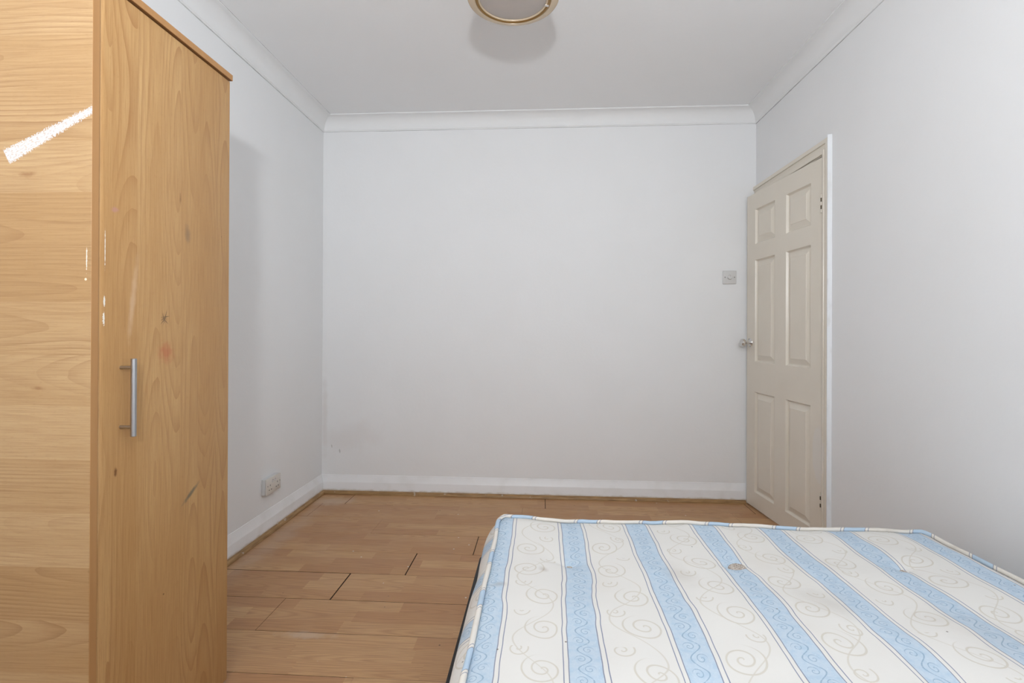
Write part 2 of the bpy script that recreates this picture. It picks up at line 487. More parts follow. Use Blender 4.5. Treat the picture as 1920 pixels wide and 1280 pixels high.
# opening for the door in the right wall
DY0, DY1, DZ = 2.565, 3.347, 2.003
bm = bmesh.new(); box(bm, XL - T, XL, YF, YB, -0.06, ZT + 0.06)
tag(obj('wall_left', bm, m_wall), 'white painted wall behind the wardrobe with a double socket', 'wall', 'structure')
bm = bmesh.new(); box(bm, XL - T, XR + T, YB, YB + T, -0.06, ZT + 0.06)
tag(obj('wall_back', bm, m_wall_back), 'plain white end wall facing the camera with a light switch', 'wall', 'structure')
bm = bmesh.new()
box(bm, XR, XR + T, YF, WY0_, -0.06, ZT + 0.06)
box(bm, XR, XR + T, WY1_, DY0, -0.06, ZT + 0.06)
box(bm, XR, XR + T, WY0_, WY1_, -0.06, WZ0)
box(bm, XR, XR + T, WY0_, WY1_, WZ1, ZT + 0.06)
box(bm, XR, XR + T, DY0, DY1, DZ, ZT + 0.06)
box(bm, XR, XR + T, DY1, YB, -0.06, ZT + 0.06)
tag(obj('wall_right', bm, m_wall), 'white painted wall with the doorway beside the bed', 'wall', 'structure')
bm = bmesh.new(); box(bm, XL - T, XR + T, YF - T, YF, -0.06, ZT + 0.06)
tag(obj('wall_front', bm, m_wall), 'white wall behind the camera', 'wall', 'structure')
bm = bmesh.new(); box(bm, XL, XR, YF, YB, ZT, ZT + 0.06)
tag(obj('ceiling', bm, m_ceil), 'white painted flat ceiling edged with coving', 'ceiling', 'structure')

# window behind the camera
win = tag(empty('window_1', (XR, (WY0_ + WY1_) / 2, WZ0)), 'white framed window behind the camera', 'window', 'structure')
bm = bmesh.new(); f_ = 0.05; ym = (WY0_ + WY1_) / 2
for a in ((WY0_, WY0_ + f_, WZ0, WZ1), (WY1_ - f_, WY1_, WZ0, WZ1), (WY0_, WY1_, WZ0, WZ0 + f_), (WY0_, WY1_, WZ1 - f_, WZ1), (ym - .025, ym + .025, WZ0, WZ1)):
    box(bm, XR + 0.04, XR + 0.09, a[0], a[1], a[2], a[3], 0.004)
put(obj('frame', bm, m_white), win)
gm = bpy.data.materials.new('clear_glass'); gm.use_nodes = True
nt = gm.node_tree; nt.nodes.clear()
o_ = nt.nodes.new('ShaderNodeOutputMaterial'); mx = nt.nodes.new('ShaderNodeMixShader'); tr = nt.nodes.new('ShaderNodeBsdfTransparent')
gl = nt.nodes.new('ShaderNodeBsdfGlossy'); gl.inputs['Roughness'].default_value = 0.02; mx.inputs[0].default_value = 0.06
nt.links.new(tr.outputs[0], mx.inputs[1]); nt.links.new(gl.outputs[0], mx.inputs[2]); nt.links.new(mx.outputs[0], o_.inputs[0])
for a, b in ((WY0_ + f_, ym - .025), (ym + .025, WY1_ - f_)):
    bm = bmesh.new(); box(bm, XR + 0.064, XR + 0.068, a, b, WZ0 + f_, WZ1 - f_)
    put(obj('pane', bm, gm), win)

# hallway beyond the door, closed off
bm = bmesh.new()
box(bm, XR + 1.0, XR + 1.05, 2.0, 3.9, -0.06, 2.3)
box(bm, XR + T, XR + 1.05, 1.95, 2.0, -0.06, 2.3)
box(bm, XR + T, XR + 1.05, 3.9, 3.95, -0.06, 2.3)
box(bm, XR + T, XR + 1.05, 1.95, 3.95, 2.25, 2.3)
box(bm, XR + T, XR + 1.05, 1.95, 3.95, -0.06, -0.01)
tag(obj('wall_hallway', bm, m_wall), 'hallway wall beyond the ajar door', 'wall', 'structure')

# floor: dark screed below, every laminate plank its own piece
bm = bmesh.new(); box(bm, XL, XR, YF, YB, -0.05, -0.010)
floor = tag(obj('floor', bm, m_gap), 'worn beech laminate plank floor with open joints', 'floor', 'structure')
PLEN = 1.285
joints = {1: -1.06, 2: -0.872, 3: -0.619, 4: -0.338, 5: 0.35, 6: 1.167 - PLEN, 7: -1.26, 0: -0.25, -1: -0.6}
# open gap (mm) on a row's near edge
gaps = {0: 1.6, 1: 3.6, 2: 2.2, 3: 2.4, 4: 3.0, 5: 1.0, 6: 0.6, 7: 0.6}
jgap = {1: 1.6, 2: 6.0, 3: 4.6, 4: 3.6, 7: 3.6}
rows = range(-14, 9)
for r_ in rows:
    y0, y1 = PY0 + r_ * PLW, PY0 + (r_ + 1) * PLW
    y0, y1 = max(y0, YF + 0.004), min(y1, YB - 0.006)
    if y1 - y0 < 0.02: continue
    j = joints.get(r_, random.uniform(-1.2, 0.0))
    xs = [j + k * PLEN for k in range(-4, 5)]
    cuts = [XL + 0.006] + [q for q in xs if XL + 0.05 < q < XR - 0.05] + [XR - 0.006]
    for a, b in zip(cuts, cuts[1:]):
        g0 = gaps.get(r_, 0.6) / 2000; g1 = gaps.get(r_ + 1, 0.6) / 2000; gj = jgap.get(r_, 0.6) / 2000
        bm = bmesh.new()
        # slightly skewed edges, so joints open along their length as in the room
        k0, k1 = random.uniform(0.5, 1.3), random.uniform(0.5, 1.3)
        dz = random.uniform(-0.0006, 0.0004)
        top = [(a + gj, y0 + g0 * k0), (b - gj, y0 + g0 * k1), (b - gj, y1 - g1 * k1), (a + gj, y1 - g1 * k0)]
        vt = [bm.verts.new((p[0], p[1], dz)) for p in top]; vb = [bm.verts.new((p[0], p[1], -0.010)) for p in top]
        bm.faces.new(vt); bm.faces.new(vb[::-1])
        for k in range(4): bm.faces.new((vt[k], vb[k], vb[(k + 1) % 4], vt[(k + 1) % 4]))
        edges = [e for e in bm.edges if all(v in vt for v in e.verts)]
        bmesh.ops.bevel(bm, geom=edges, offset=0.0007, segments=1, affect='EDGES')
        for f in bm.faces:
            if f.calc_center_median().z < -0.002 + dz: f.material_index = 1
        pk_ = obj('plank', bm, m_lam, floor); pk_.data.materials.append(m_core)

# coving: concave quarter with a small lip at each edge, mitred at the corners
CP, CH = 0.083, ZT - ZC
cov = [(0.0, 0.0), (0.006, 0.0), (0.006, 0.004)]
for k in range(0, 13):
    a = k / 12 * PI / 2
    cov.append((0.010 + (CP - 0.016) * (1 - math.cos(a)), 0.008 + (CH - 0.016) * math.sin(a)))
cov += [(CP - 0.003, CH - 0.006), (CP, CH - 0.006), (CP, CH), (0.0, CH)]
def cove(name, n, m_, stations, label):
    bm = bmesh.new(); sweep(bm, cov, stations)
    o = obj(name, bm, m_); auto_smooth(o, 30); tag(o, label, 'coving', 'structure'); return o
S0 = YF + 0.0
c1 = cove('trim_1', 1, m_cornice, [lambda p: Vector((XL + p[0], S0, ZC + p[1])), lambda p: Vector((XL + p[0], YB - p[0], ZC + p[1]))], 'white plaster coving above the wardrobe wall')
c2 = cove('trim_2', 2, m_cornice, [lambda p: Vector((XL + p[0], YB - p[0], ZC + p[1])), lambda p: Vector((XR - p[0], YB - p[0], ZC + p[1]))], 'white plaster coving across the end wall')
c3 = cove('trim_3', 3, m_cornice, [lambda p: Vector((XR - p[0], S0, ZC + p[1])), lambda p: Vector((XR - p[0], YB - p[0], ZC + p[1]))], 'white plaster coving above the door wall')
# hairline cracks below the coving, as thin filler seams
def seam(par, a, b, r=0.0011):
    bm = bmesh.new(); a, b = Vector(a), Vector(b); t = (b - a).normalized(); w = Vector((0, 0, 1)); s = t.cross(w)
    rings = []
    for i in range(41):
        q = a + (b - a) * i / 40
        rr = r * (0.55 + 0.9 * abs(mnoise.noise(q * 6)))
        rings.append([bm.verts.new(q + s * rr * math.cos(k * PI / 3) + w * rr * math.sin(k * PI / 3)) for k in range(6)])
    for A, B in zip(rings, rings[1:]):
        for k in range(6): bm.faces.new((A[k], A[(k + 1) % 6], B[(k + 1) % 6], B[k]))
    obj('crack', bm, m_crack, par)
seam(c1, (XL + .0005, S0, ZC), (XL + .0005, YB, ZC))
seam(c1, (XL + CP, S0, ZT - .0003), (XL + CP, YB - CP, ZT - .0003), 0.0008)
seam(c2, (XL, YB - .0005, ZC), (XR, YB - .0005, ZC), 0.0009)
seam(c3, (XR - .0005, S0, ZC), (XR - .0005, YB, ZC), 0.0014)

# skirting boards (torus-free, splayed top) and the quadrant bead at their foot
SK = [(0, 0), (0.018, 0), (0.018, 0.076), (0.0172, 0.079), (0.0030, 0.116), (0.0020, 0.1225), (0.0, 0.124)]
QD = [(0.018, 0)] + [(0.018 + 0.020 * math.cos(a), 0.020 * math.sin(a)) for a in [k * PI / 16 for k in range(9)]]
def run(name, prof, m_, stations, label, cat):
    bm = bmesh.new(); sweep(bm, prof, stations); o = obj(name, bm, m_); auto_smooth(o, 30); return tag(o, label, cat, 'structure')
left = [lambda p: Vector((XL + p[0], YF, p[1])), lambda p: Vector((XL + p[0], YB - p[0], p[1]))]
back = [lambda p: Vector((XL + p[0], YB - p[0], p[1])), lambda p: Vector((XR - 0.012, YB - p[0], p[1]))]
right = [lambda p: Vector((XR - p[0], YF, p[1])), lambda p: Vector((XR - p[0], 2.49, p[1]))]
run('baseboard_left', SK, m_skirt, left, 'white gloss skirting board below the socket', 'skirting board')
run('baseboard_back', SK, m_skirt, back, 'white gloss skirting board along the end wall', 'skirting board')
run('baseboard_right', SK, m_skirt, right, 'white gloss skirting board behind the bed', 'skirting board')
QZ = [(p[0], p[1] + 0.0008) for p in QD]
run('trim_4', QZ, m_quad, left, 'brown wooden quadrant bead at the foot of the wardrobe wall', 'beading')
run('trim_5', QZ, m_quad, [back[0], lambda p: Vector((XR - 0.07, YB - p[0], p[1]))], 'brown wooden quadrant bead at the foot of the end wall', 'beading')
run('trim_6', QZ, m_quad, right, 'brown wooden quadrant bead behind the bed', 'beading')

# ------------------------------------------------------------ door frame and door
frame = tag(empty('trim_7', (XR, DY0, 0)), 'cream painted door frame with a bare white outer edge', 'door frame', 'structure')
# architrave profile: (across the width outwards from the opening, out of the wall)
AW = 0.062
AP = [(0, 0), (0, 0.011), (0.006, 0.0135), (0.018, 0.014), (0.020, 0.0095), (0.024, 0.0095), (0.036, 0.015), (0.0375, 0.0125), (0.0400, 0.0125), (0.0415, 0.019), (AW, 0.019), (AW, 0)]
AZ = DZ - 0.006                                    # opening edge of the architrave
def leg_pt(z, mit):
    return lambda p: Vector((XR - p[1], DY0 + 0.006 - p[0], z + (p[0] if mit else 0)))
bm = bmesh.new(); sweep(bm, AP, [leg_pt(0, 0), leg_pt(AZ, 1)]); put(auto_smooth(obj('leg', bm, m_cream), 25), frame)
bm = bmesh.new(); sweep(bm, AP, [lambda p: Vector((XR - p[1], DY0 + 0.006 - p[0], AZ + p[0])), lambda p: Vector((XR - p[1], YB - 0.001, AZ + p[0]))])
put(auto_smooth(obj('head', bm, m_cream), 25), frame)
# white-painted outer edge of the leg
bm = bmesh.new(); rings = []
for k in range(60):
    z = AZ + AW + 0.012 if k == 59 else k / 59 * (AZ + AW + 0.012)
    wv = 0.0015 * mnoise.noise(Vector((0, 0, z * 9)))
    y0 = DY0 + 0.006 - AW
    rings.append([bm.verts.new(q) for q in ((XR, y0 + 0.0, z), (XR - 0.0195, y0 + 0.0, z), (XR - 0.0195 - wv * .4, y0 - 0.004 - wv, z), (XR - 0.012, y0 - 0.005 - wv, z), (XR, y0 - 0.007 - wv, z))])
for A, B in zip(rings, rings[1:]):
    for k in range(5): bm.faces.new((A[k], A[(k + 1) % 5], B[(k + 1) % 5], B[k]))
bm.faces.new(rings[0]); bm.faces.new(rings[-1])
e_ = put(obj('outer_edge', bm, m_white), frame); tag(e_, 'rough white painted strip')
# lining and stop
bm = bmesh.new(); box(bm, XR, XR + T, DY0, DY0 + 0.012, 0, DZ, 0.001); put(obj('lining', bm, m_cream), frame)
bm = bmesh.new(); box(bm, XR, XR + T, DY1 - 0.006, DY1, 0, DZ, 0.001); put(obj('lining', bm, m_cream), frame)
bm = bmesh.new(); box(bm, XR, XR + T, DY0 + .012, DY1 - .006, DZ - 0.010, DZ, 0.001); put(obj('lining', bm, m_cream), frame)
bm = bmesh.new(); box(bm, XR + 0.045, XR + 0.075, DY0 + .012, DY1 - .006, DZ - 0.022, DZ - .010, 0.001); put(obj('stop', bm, m_cream), frame)
bm = bmesh.new(); box(bm, XR + 0.045, XR + 0.075, DY0 + .012, DY0 + .024, 0, DZ - .022, 0.001); put(obj('stop', bm, m_cream), frame)

# door leaf, local: x along the width from the hinge, y out of the room face (into the room = -y), z up
HX, HY = 1.3900, 2.582
EX, EY = 1.3277, 3.3375
ang = math.atan2(EY - HY, EX - HX)
DW, DH, DT = 0.757, 1.976, 0.035
door = tag(empty('door_1', (HX, HY, 0.010)), 'cream six-panel door standing slightly ajar with a chrome knob', 'door', 'structure')
door.rotation_euler = (0, 0, ang)
# in local space the room side is +y (left of the direction hinge -> edge)
cols = [(0.090, 0.315), (0.430, 0.655)]
rws = [(0.100, 0.727), (0.917, 1.555), (1.656, 1.874)]
xs = sorted({0, DW, *[c_ for p_ in cols for c_ in p_]}); zs = sorted({0, DH, *[c_ for p_ in rws for c_ in p_]})
bm = bmesh.new()
for side in (0.0, -DT):
    g = {}
    for x_ in xs:
        for z_ in zs: g[x_, z_] = bm.verts.new((x_, side, z_))
    for i in range(len(xs) - 1):
        for j_ in range(len(zs) - 1):
            if (xs[i], xs[i + 1]) in cols and (zs[j_], zs[j_ + 1]) in rws and side == 0.0: continue
            bm.faces.new([g[xs[i], zs[j_]], g[xs[i + 1], zs[j_]], g[xs[i + 1], zs[j_ + 1]], g[xs[i], zs[j_ + 1]]])
    if side == 0.0: front = g
    else: rear = g
def edge_strip(pts):
    for a, b in zip(pts, pts[1:]): bm.faces.new((front[a], front[b], rear[b], rear[a]))
edge_strip([(x_, 0) for x_ in xs]); edge_strip([(x_, DH) for x_ in xs])
edge_strip([(0, z_) for z_ in zs]); edge_strip([(DW, z_) for z_ in zs])
obj('leaf', bm, m_cream, door)
for (xa, xb) in cols:
    for (za, zb) in rws:
        bm = bmesh.new()
        # moulded panel: ovolo drop, flat channel, long bevel rising to the field
        prof = [(0, 0.0), (0.002, -0.004), (0.006, -0.011), (0.009, -0.0135), (0.012, -0.0135), (0.040, -0.0025), (0.042, -0.0005)]
        loops = []
        for ins, dep in prof:
            loops.append([bm.verts.new(q) for q in ((xa + ins, dep, za + ins), (xb - ins, dep, za + ins), (xb - ins, dep, zb - ins), (xa + ins, dep, zb - ins))])
        for A, B in zip(loops, loops[1:]):
            for k in range(4): bm.faces.new((A[k], A[(k + 1) % 4], B[(k + 1) % 4], B[k]))
        bm.faces.new(loops[-1])
        obj('panel', bm, m_cream, door)
# knob: pull faces into the room (+y local)
kx, kz = 0.712, 1.035
kb = empty('knob', (kx, 0, kz)); kb.parent = door; tag(kb, 'polished chrome door knob')
rot = Matrix.Rotation(-PI / 2, 4, 'X')               # local z -> +y
bm = bmesh.new()
lathe(bm, [(0.0, 0.0), (0.0275, 0.0), (0.0285, 0.002), (0.027, 0.005), (0.021, 0.0065), (0.0195, 0.009), (0.014, 0.0105), (0.0, 0.0105)], rot, 40, False)
auto_smooth(obj('rosette', bm, m_chrome, kb), 30)
bm = bmesh.new()
lathe(bm, [(0.0, 0.010), (0.0115, 0.010), (0.0095, 0.016), (0.0095, 0.028), (0.012, 0.033), (0.0205, 0.037), (0.0245, 0.044), (0.0255, 0.050), (0.0235, 0.058), (0.0225, 0.0585), (0.0215, 0.0600), (0.015, 0.0640), (0.0, 0.0655)], rot, 40, False)
auto_smooth(obj('grip', bm, m_chrome, kb), 40)
for s_ in (-1, 1):
    bm = bmesh.new(); lathe(bm, [(0, 0.0062), (0.003, 0.0062), (0.003, 0.0075), (0, 0.008)], Matrix.Translation((s_ * 0.008, 0, s_ * 0.0225)) @ rot, 12, False)
    obj('screw', bm, m_screw, kb)
# hinges: leaf plate and knuckles, half painted over
for hz in (1.755, 0.272):
    hg = empty('hinge', (-0.002, 0.004, hz - 0.01)); hg.parent = door; tag(hg, 'paint-clogged butt hinge')
    for k in range(5):
        bm = bmesh.new(); lathe(bm, [(0, -.0085), (0.0045, -.0085), (0.0045, .0085), (0, .0085)], Matrix.Translation((0, 0, (k - 2) * 0.0185)), 14, False)
        obj('knuckle', bm, m_hinge if k % 2 else m_cream, hg)

# ------------------------------------------------------------ light switch
sw = tag(empty('light_switch', (1.2245, YB, 1.4700)), 'square white dimmer light switch on the end wall beside the door', 'light switch')
bm = bmesh.new(); box(bm, -0.043, 0.043, -0.0095, 0, -0.043, 0.043, 0.003, 3); auto_smooth(obj('plate', bm, m_plate, sw), 40)
bm = bmesh.new()
ry = Matrix.Rotation(PI / 2, 4, 'X')                 # local z -> -y
lathe(bm, [(0, 0.009), (0.0165, 0.009), (0.0155, 0.012), (0.014, 0.018), (0.0125, 0.020), (0, 0.0205)], Matrix.Translation((0, 0, 0)) @ ry, 32, False)
dk = auto_smooth(obj('dimmer_knob', bm, m_plate, sw), 35)
bm = bmesh.new(); box(bm, -0.0012, 0.0012, -0.0212, -0.0195, 0.002, 0.012, 0.0004, 1); obj('pointer', bm, m_grey, dk)
for s_ in (-1, 1):
    bm = bmesh.new(); lathe(bm, [(0, 0.009), (0.0036, 0.009), (0.0036, 0.0105), (0, 0.011)], Matrix.Translation((s_ * 0.030, 0, 0)) @ ry, 14, False)
    obj('screw', bm, m_screw, sw)

# ------------------------------------------------------------ double socket on a surface box (left wall), room side = +x
SY, SZ = 2.692, 0.262
so = tag(empty('wall_socket', (XL, SY, SZ)), 'white double power socket on the wall between wardrobe and corner', 'socket')
bm = bmesh.new(); box(bm, 0.0, 0.021, -0.0735, 0.0735, -0.043, 0.043, 0.003, 2); auto_smooth(obj('pattress_box', bm, m_plate, so), 40)
bm = bmesh.new(); box(bm, 0.0215, 0.030, -0.0735, 0.0735, -0.043, 0.043, 0.003, 2); fp = auto_smooth(obj('face_plate', bm, m_plate2, so), 40)
for cy in (-0.036, 0.036):
    for (dy, dz, wy, wz) in ((0, 0.004, 0.004, 0.009), (-0.011, -0.020, 0.0075, 0.0045), (0.011, -0.020, 0.0075, 0.0045)):
        bm = bmesh.new(); box(bm, 0.0297, 0.0304, cy + dy - wy / 2, cy + dy + wy / 2, dz - wz / 2, dz + wz / 2); obj('pin_hole', bm, m_dark, fp)
    sy_ = cy + (-0.021 if cy < 0 else 0.021) * -1
    bm = bmesh.new(); box(bm, 0.029, 0.0325, cy * 0.36 - 0.005 + (0.0 if cy > 0 else 0.0), cy * 0.36 + 0.005, 0.014, 0.032, 0.0012, 2); rk = auto_smooth(obj('rocker', bm, m_plate, so), 40)
    bm = bmesh.new(); box(bm, 0.0323, 0.0328, cy * 0.36 - 0.003, cy * 0.36 + 0.003, 0.027, 0.0295); obj('red_mark', bm, plain('rocker_red', srgb(170, 70, 55)), rk)
for s_ in (-1, 1):
    bm = bmesh.new(); lathe(bm, [(0, 0.0298), (0.003, 0.0298), (0.003, 0.0308), (0, 0.031)], Matrix.Translation((0, s_ * 0.0625, 0.004)) @ Matrix.Rotation(PI / 2, 4, 'Y'), 12, False)
    obj('screw', bm, m_screw, so)

# ------------------------------------------------------------ ceiling light (switched off)
LX, LY = -0.1165, 1.930
cl = tag(empty('ceiling_light', (LX, LY, ZT)), 'round beige flush ceiling light with a frosted glass bowl', 'ceiling light')
I4 = Matrix.Identity(4); DZL = -0.060
bm = bmesh.new(); lathe(bm, [(0, 0), (0.105, 0), (0.108, -0.012), (0.108, DZL - 0.058), (0.09, DZL - 0.062), (0, DZL - 0.062)], I4, 72, False); auto_smooth(obj('backplate', bm, m_gold, cl), 35)
def lp(pts): return [(r_ * 0.957, z_ + DZL) for r_, z_ in pts]
bm = bmesh.new()
lathe(bm, lp([(0.110, -0.050), (0.150, -0.058), (0.172, -0.074), (0.1835, -0.094), (0.1865, -0.100), (0.1855, -0.1045), (0.181, -0.1050), (0.1795, -0.1085), (0.176, -0.1095),
           (0.166, -0.1125), (0.157, -0.1145), (0.1545, -0.1140), (0.152, -0.108), (0.149, -0.098), (0.112, -0.094), (0.110, -0.050)]), I4, 96, False)
rim = auto_smooth(obj('rim', bm, m_gold, cl), 35)
bm = bmesh.new()
lathe(bm, lp([(0.1480 + 0.0068 * math.cos(a), -0.1080 + 0.0068 * math.sin(a)) for a in [k * 2 * PI / 12 for k in range(13)]]), I4, 96, False)
bmesh.ops.remove_doubles(bm, verts=bm.verts, dist=1e-5); auto_smooth(obj('groove_ring', bm, m_gold2, rim), 60)
bm = bmesh.new()
lathe(bm, lp([(0.1395 + 0.0042 * math.cos(a), -0.1085 + 0.0042 * math.sin(a)) for a in [k * 2 * PI / 12 for k in range(13)]]), I4, 96, False)
bmesh.ops.remove_doubles(bm, verts=bm.verts, dist=1e-5); auto_smooth(obj('inner_ring', bm, m_gold, rim), 60)
bm = bmesh.new()
prof = [(0.139 * math.cos(a), -0.106 - 0.010 * math.sin(a)) for a in [k / 14 * PI / 2 for k in range(15)]]
prof[-1] = (0.0, prof[-1][1])
lathe(bm, lp([(0.139, -0.096)] + prof), I4, 96, False); auto_smooth(obj('glass_bowl', bm, m_frost, cl), 60)
for a in (0.28, -1.55, -2.85):
    bm = bmesh.new(); box(bm, 0.127, 0.144, -0.005, 0.005, DZL - 0.116, DZL - 0.109, 0.0018, 2)
    bmesh.ops.rotate(bm, verts=bm.verts, cent=(0, 0, 0), matrix=Matrix.Rotation(a, 3, 'Z')); auto_smooth(obj('clip', bm, m_chrome, cl), 40)

# ------------------------------------------------------------ wardrobe
WXF, WY0, WY1 = -0.9925, 1.0465, 1.5345
WT = 1.9245
wd = tag(empty('wardrobe', ((XL + WXF) / 2, (WY0 + WY1) / 2, 0)), 'tall narrow beech-veneer wardrobe with one door and a scuff of white paint', 'wardrobe')
WXB = XL + 0.042
def wpart(name, m_, *a, bev=0.0008, par=None):
    bm = bmesh.new(); box(bm, *a, bev, 1); o = put(obj(name, bm, m_), par or wd); return o
sp_ = wpart('side_panel', m_side, WXB, WXF, WY0, WY0 + 0.018, 0.0, WT - 0.0185)
wpart('edge_band', m_edging, WXF, WXF + 0.0008, WY0 + .0004, WY0 + 0.0176, 0.0, WT - 0.0185, bev=0, par=sp_)
wpart('side_panel', m_inner, WXB, WXF - 0.020, WY1 - 0.018, WY1 - 0.001, 0.0, WT - 0.0185)
tp = wpart('top_panel', m_inner, WXB, WXF + 0.006, WY0 - 0.001, WY1 + 0.002, WT - 0.018, WT)
wpart('edge_band', m_edging, WXF + 0.006, WXF + 0.0070, WY0 - 0.0008, WY1 + 0.0018, WT - 0.0178, WT - 0.0002, bev=0, par=tp)
wpart('edge_band', m_edging, WXB, WXF + 0.0065, WY1 + 0.002, WY1 + 0.0028, WT - 0.0178, WT - 0.0002, bev=0, par=tp)
wpart('base_panel', m_inner, WXB, WXF - 0.022, WY0 + 0.018, WY1 - 0.018, 0.06, 0.078)
wpart('back_panel', m_inner, WXB - 0.003, WXB, WY0 + 0.001, WY1 - 0.002, 0.01, WT - 0.019)
wpart('plinth', m_inner, WXF - 0.06, WXF - 0.042, WY0 + 0.018, WY1 - 0.018, 0.0, 0.06)
# door slab: rounded long near edge
dr = empty('door', (WXF, WY0, 0)); put(dr, wd); dr.location = Vector((WXF, WY0, 0)) - Vector(wd.location)
bm = bmesh.new(); y0, y1 = WY0 + 0.0205, WY1
pr = [(WXF - 0.018, y0), (WXF - 0.006, y0)]
for k in range(7):
    a = k / 6 * PI / 2; pr.append((WXF - 0.006 + 0.006 * math.sin(a), y0 + 0.013 - 0.013 * math.cos(a)))
for k in range(4):
    a = k / 3 * PI / 2; pr.append((WXF - 0.003 + 0.003 * math.cos(a), y1 - 0.003 + 0.003 * math.sin(a)))
pr += [(WXF - 0.018, y1)]
sweep(bm, pr, [lambda p: Vector((p[0], p[1], 0.012)), lambda p: Vector((p[0], p[1], WT - 0.0225))])
put(auto_smooth(obj('slab', bm, m_door), 25), dr)
# handle
bm = bmesh.new(); hy = 1.1262
lathe(bm, [(0, 0.8640), (0.0052, 0.8640), (0.0062, 0.8650), (0.0062, 1.0465), (0.0052, 1.0475), (0, 1.0475)], Matrix.Translation((WXF + 0.032, hy, 0)), 28, False)
for zz in (0.886, 1.0262):
    lathe(bm, [(0, 0.0), (0.0042, 0.0), (0.0042, 0.029), (0, 0.029)], Matrix.Translation((WXF, hy, zz)) @ Matrix.Rotation(PI / 2, 4, 'Y'), 20, False)
hd = put(auto_smooth(obj('handle', bm, m_steel), 40), dr); tag(hd, 'brushed steel bar handle')

# ------------------------------------------------------------ bed base and mattress
BX0, BX1, BY0, BY1, BZ0, BZ1 = -0.207, 1.275, -0.21, 1.683, 0.0, 0.360
bb = tag(empty('bed_base', ((BX0 + BX1) / 2, (BY0 + BY1) / 2, 0)), 'black divan bed base under the striped mattress', 'bed base')
bm = bmesh.new(); box(bm, BX0, BX1, BY0, BY1, 0.05, BZ1, 0.012, 3); put(auto_smooth(obj('body', bm, m_black), 40), bb)
for fx in (BX0 + .1, BX1 - .1):
    for fy in (BY0 + .1, BY1 - .1):
        bm = bmesh.new(); lathe(bm, [(0, 0.0), (0.022, 0.0), (0.024, 0.02), (0.016, 0.05), (0, 0.05)], Matrix.Translation((fx, fy, 0)), 20, False)
        put(auto_smooth(obj('foot', bm, m_dark), 40), bb)

MX0, MX1, MY0, MY1, MZ = -0.138, 1.226, -0.20, 1.690, 0.484
MCX, MCY, MHX, MHY, MR = (MX0 + MX1) / 2, (MY0 + MY1) / 2, (MX1 - MX0) / 2, (MY1 - MY0) / 2, 0.055
tufts = []
for r_, yy in enumerate((1.405, 0.935, 0.465, 0.0)):
    for k in range(-1, 4):
        xx = 0.078 + 0.4455 * k + (0.2227 if r_ % 2 else 0.0)
        if MX0 + 0.08 < xx < MX1 - 0.08: tufts.append((xx, yy))
tufts = [(x_ + (0.012 if x_ > 0.9 and y_ > 1.3 else 0), y_ + (0.018 if x_ > 0.9 and y_ > 1.3 else 0)) for x_, y_ in tufts]

def top_z(x, y):
    z = MZ
    for tx, ty in tufts:
        d2 = (x - tx) ** 2 + (y - ty) ** 2
        if d2 < 0.16:
            d = math.sqrt(d2)
            z -= 0.010 * math.exp(-d2 / 0.0162) + 0.015 * math.exp(-d / 0.022)
            ay = abs(y - ty)                               # short crease running across the stripes
            z -= 0.005 * math.exp(-(ay / 0.008) ** 2) * math.exp(-((x - tx) / 0.045) ** 2)
    z += 0.009 * mnoise.noise(Vector((x * 3.1, y * 3.1, 1.0))) + 0.005 * mnoise.noise(Vector((x * 9, y * 9, 4.0)))
    z += 0.0022 * mnoise.noise(Vector((x * 22, y * 5, 8.0)))
    # gentle crown, edge roll-off
    ex = min(x - MX0, MX1 - x); ey = min(y - MY0, MY1 - y); e = max(min(ex, ey), 0.0)
    z -= 0.012 * math.exp(-e / 0.016)
    z += 0.010 * math.exp(-((x - MX0) ** 2 + (y - MY1) ** 2) / 0.02)
    return z
def half_w(y):
    dy = MHY - abs(y - MCY)
    return MHX - (MR - math.sqrt(max(MR * MR - (MR - dy) ** 2, 0))) if dy < MR else MHX

mat_root = tag(empty('mattress', (MCX, MCY, BZ1)), 'cream and pale blue striped tufted double mattress lying bare on the bed base', 'mattress')
bm = bmesh.new(); uvl = bm.loops.layers.uv.new('fabric')
NX, NY = 132, 176
ys = []
for j in range(NY + 1):
    t = j / NY; t = t + 0.0 * t
    ys.append(MY0 + (MY1 - MY0) * t)
# denser rows in the rounded ends
ys = sorted(set([MY0 + MR * (1 - math.cos(k / 8 * PI / 2)) for k in range(9)] + [MY1 - MR * (1 - math.cos(k / 8 * PI / 2)) for k in range(9)] + [q for q in ys if MY0 + MR < q < MY1 - MR]))
grid = []
for y in ys:
    w = half_w(y); row = []
    for i in range(NX + 1):
        x = MCX + w * (2 * i / NX - 1)
        row.append(bm.verts.new((x, y, top_z(x, y))))
    grid.append(row)
fabric = {}
for row in grid:
    for v in row:
        u, w_ = v.co.x, v.co.y
        for tx, ty in tufts:                              # cloth drawn towards each tuft
            dx, dy = u - tx, w_ - ty; d2 = dx * dx + dy * dy
            if d2 < 0.05:
                k = 0.22 * math.exp(-d2 / 0.0028); u += dx * k * 0.6; w_ += dy * k * 2.0
        u += 0.004 * mnoise.noise(Vector((v.co.x * 5, v.co.y * 5, 12)))
        # seams of slack cloth: stripes jog sideways by a few millimetres
        for sy_, amp in ((1.335, 0.004), (1.18, 0.005), (1.06, 0.004)):
            u += amp * math.tanh((v.co.y - sy_ - 0.12 * mnoise.noise(Vector((v.co.x * 2.5, sy_ * 7, 3)))) / 0.012) * mnoise.noise(Vector((v.co.x * 4.0, sy_ * 11, 5)))
        # stripes lean a little towards the far right of the bed
        u += 0.028 * max(0, (v.co.x - 0.75) / 0.45) * max(0.0, (1.69 - v.co.y)) * 0.6
        fabric[v] = (u, w_)
